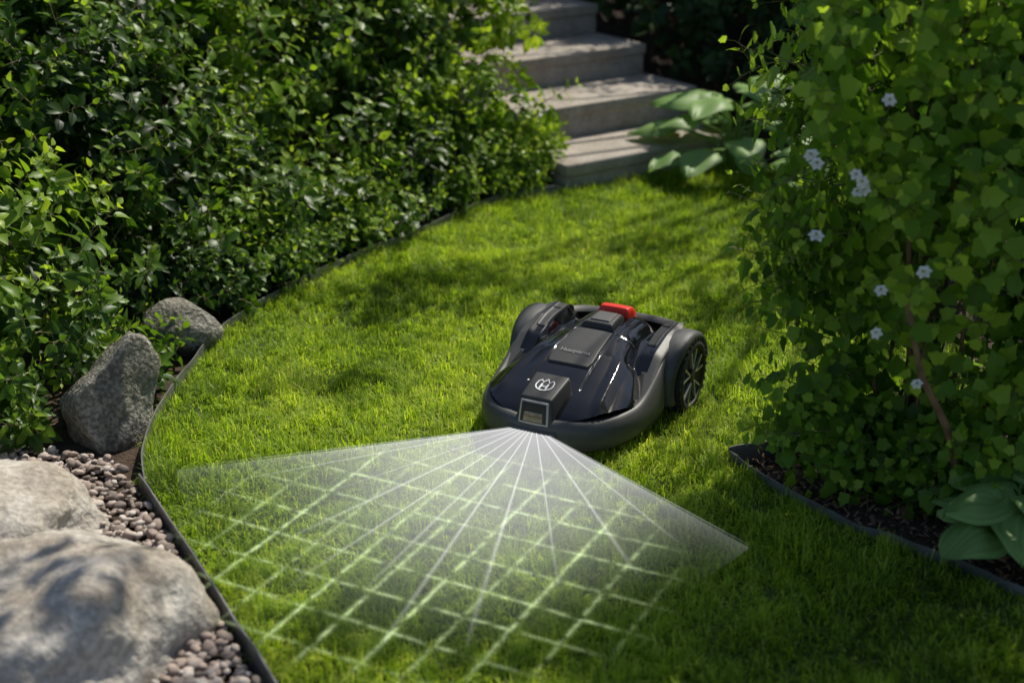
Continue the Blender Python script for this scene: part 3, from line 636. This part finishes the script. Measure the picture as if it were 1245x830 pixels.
hexa('sensor_housing',[(-.058,Yf+.004,.10),(.058,Yf+.004,.10),(.066,Yf+.13,.12),(-.066,Yf+.13,.12),(-.048,Yf+.020,.188),(.048,Yf+.020,.188),(.054,Yf+.135,.216),(-.054,Yf+.135,.216)],M_matte,mw,.007,4)
def fp(x,z,o): return (x,Yf+.004+(z-.10)*(.016/.088)-o,z)
def fquad(nm,w,z0,z1,o,mat,bv,dep=.006):
    hexa(nm,[fp(-w,z0,o),fp(w,z0,o),fp(w,z0,o-dep),fp(-w,z0,o-dep),fp(-w*.92,z1,o),fp(w*.92,z1,o),fp(w*.92,z1,o-dep),fp(-w*.92,z1,o-dep)],mat,mw,bv)
fquad('sensor_frame',.046,.112,.180,.005,M_frame,.002,.008)
fquad('sensor_window',.040,.120,.175,.0065,M_dark,.001,.004)
fquad('sensor_lens_reflection',.030,.123,.150,.008,M_lens_reflection,.001,.003)
hexa('lamp_lip',[(-.075,Yf-.012,.088),(.075,Yf-.012,.088),(.085,Yf+.03,.095),(-.085,Yf+.03,.095),(-.068,Yf-.010,.102),(.068,Yf-.010,.102),(.078,Yf+.03,.122),(-.078,Yf+.03,.122)],M_grey,mw,.004)
sl_=math.atan2(.028,.115)
em=bpy.data.objects.new('emblem',None); link(em,mw); em.location=(0,Yf+.075,.2018+.0015); em.rotation_euler=(sl_,0,0)
def strip(pts,w,nm):
    v=[];f=[]
    for i,p in enumerate(pts):
        a=np.array(pts[max(i-1,0)]);b=np.array(pts[min(i+1,len(pts)-1)]); dd=(b-a)/np.linalg.norm(b-a); n_=np.array([-dd[1],dd[0]])*w/2
        v+=[(1.35*(p[0]+n_[0]),1.5*(p[1]+n_[1]),0),(1.35*(p[0]-n_[0]),1.5*(p[1]-n_[1]),0)]
        if i: o=2*(i-1); f.append((o,o+1,o+3,o+2))
    mk(nm,v,f,[M_white],parent=em,smooth=False)
arc=[(.019*math.cos(t),.002+.016*math.sin(t)) for t in np.linspace(math.pi*.88,math.pi*2.12,18)]
strip(arc,.0028,'emblem_arc')
strip([(-.007,-.010),(-.007,.006)],.004,'emblem_h1'); strip([(.007,-.010),(.007,.006)],.004,'emblem_h2'); strip([(-.005,-.002),(.005,-.002)],.003,'emblem_h3')
strip([(-.019,.009),(-.013,.017),(-.007,.010),(0,.020),(.007,.010),(.013,.017),(.019,.009)],.0028,'emblem_crown')
tx=bpy.data.curves.new('lettering','FONT'); tx.body='Husqvarna'; tx.size=.022; tx.align_x='CENTER'; tx.extrude=.0004; tx.materials.append(M_frame)
to=bpy.data.objects.new('lettering',tx); link(to,mw); s_t=.275; zt=float(fz(np.array(0.),np.array(s_t))); to.location=(0,s_t-.35,zt+.0085)
to.rotation_euler=(math.atan2(float(fz(np.array(0.),np.array(.30)))-zt,.025),0,0)
# ------------------------------------------------------------ projected light
ca,sa=math.cos(RZ),math.sin(RZ)
def wloc(x,y,z): return Vector((MX+x*ca-y*sa,MY+x*sa+y*ca,z))
lb=empty('light_beam')
ap0=wloc(-.06,Yf-.018,.100); ap1=wloc(.06,Yf-.018,.100)
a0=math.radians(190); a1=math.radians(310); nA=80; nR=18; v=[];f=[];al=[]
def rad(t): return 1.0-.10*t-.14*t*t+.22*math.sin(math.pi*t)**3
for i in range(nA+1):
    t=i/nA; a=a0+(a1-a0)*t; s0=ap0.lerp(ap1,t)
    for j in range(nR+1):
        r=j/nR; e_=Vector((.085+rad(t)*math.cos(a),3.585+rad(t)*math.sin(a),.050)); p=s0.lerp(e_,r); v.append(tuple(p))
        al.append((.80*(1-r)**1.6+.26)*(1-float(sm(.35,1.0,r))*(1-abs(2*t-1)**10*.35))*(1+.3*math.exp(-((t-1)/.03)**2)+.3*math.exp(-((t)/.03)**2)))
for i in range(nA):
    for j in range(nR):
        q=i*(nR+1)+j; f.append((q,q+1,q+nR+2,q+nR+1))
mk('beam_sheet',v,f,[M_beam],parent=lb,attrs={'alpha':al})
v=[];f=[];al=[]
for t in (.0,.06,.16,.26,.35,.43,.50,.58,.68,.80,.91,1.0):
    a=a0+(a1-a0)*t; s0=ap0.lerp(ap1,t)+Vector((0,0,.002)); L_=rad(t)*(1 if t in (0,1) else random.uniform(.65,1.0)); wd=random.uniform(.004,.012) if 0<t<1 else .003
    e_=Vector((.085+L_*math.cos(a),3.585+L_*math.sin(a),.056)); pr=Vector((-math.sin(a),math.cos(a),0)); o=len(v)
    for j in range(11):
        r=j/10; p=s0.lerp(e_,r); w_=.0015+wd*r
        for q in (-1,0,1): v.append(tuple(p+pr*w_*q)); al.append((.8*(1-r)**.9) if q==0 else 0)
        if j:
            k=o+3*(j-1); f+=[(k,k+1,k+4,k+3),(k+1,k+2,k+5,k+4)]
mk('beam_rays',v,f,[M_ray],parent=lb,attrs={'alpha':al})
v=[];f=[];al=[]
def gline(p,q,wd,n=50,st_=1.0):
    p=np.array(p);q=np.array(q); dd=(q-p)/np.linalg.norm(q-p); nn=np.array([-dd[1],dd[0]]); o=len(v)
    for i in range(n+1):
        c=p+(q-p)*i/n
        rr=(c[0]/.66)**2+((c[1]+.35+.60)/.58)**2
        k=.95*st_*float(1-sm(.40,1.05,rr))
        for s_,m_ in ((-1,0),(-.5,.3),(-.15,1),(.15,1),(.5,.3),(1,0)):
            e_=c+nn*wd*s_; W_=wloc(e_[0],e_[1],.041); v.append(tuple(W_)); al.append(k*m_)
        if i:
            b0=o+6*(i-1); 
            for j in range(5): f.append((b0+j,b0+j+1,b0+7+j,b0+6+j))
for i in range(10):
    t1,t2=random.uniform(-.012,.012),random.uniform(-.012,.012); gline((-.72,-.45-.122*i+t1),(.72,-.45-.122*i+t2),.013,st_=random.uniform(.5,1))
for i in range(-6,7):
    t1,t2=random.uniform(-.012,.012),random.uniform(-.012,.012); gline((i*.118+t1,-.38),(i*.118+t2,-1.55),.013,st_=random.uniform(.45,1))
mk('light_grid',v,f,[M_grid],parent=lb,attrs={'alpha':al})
# ------------------------------------------------------------ camera
cam=bpy.data.cameras.new('camera'); cam.lens=50; cam.sensor_width=36; cam.clip_end=1000; cam.clip_start=.05
co=bpy.data.objects.new('camera',cam); co.location=(0,0,1.8); co.rotation_euler=(math.radians(90-22),0,0); link(co); sc.camera=co
cam.dof.use_dof=True; cam.dof.focus_distance=4.15; cam.dof.aperture_fstop=1.8
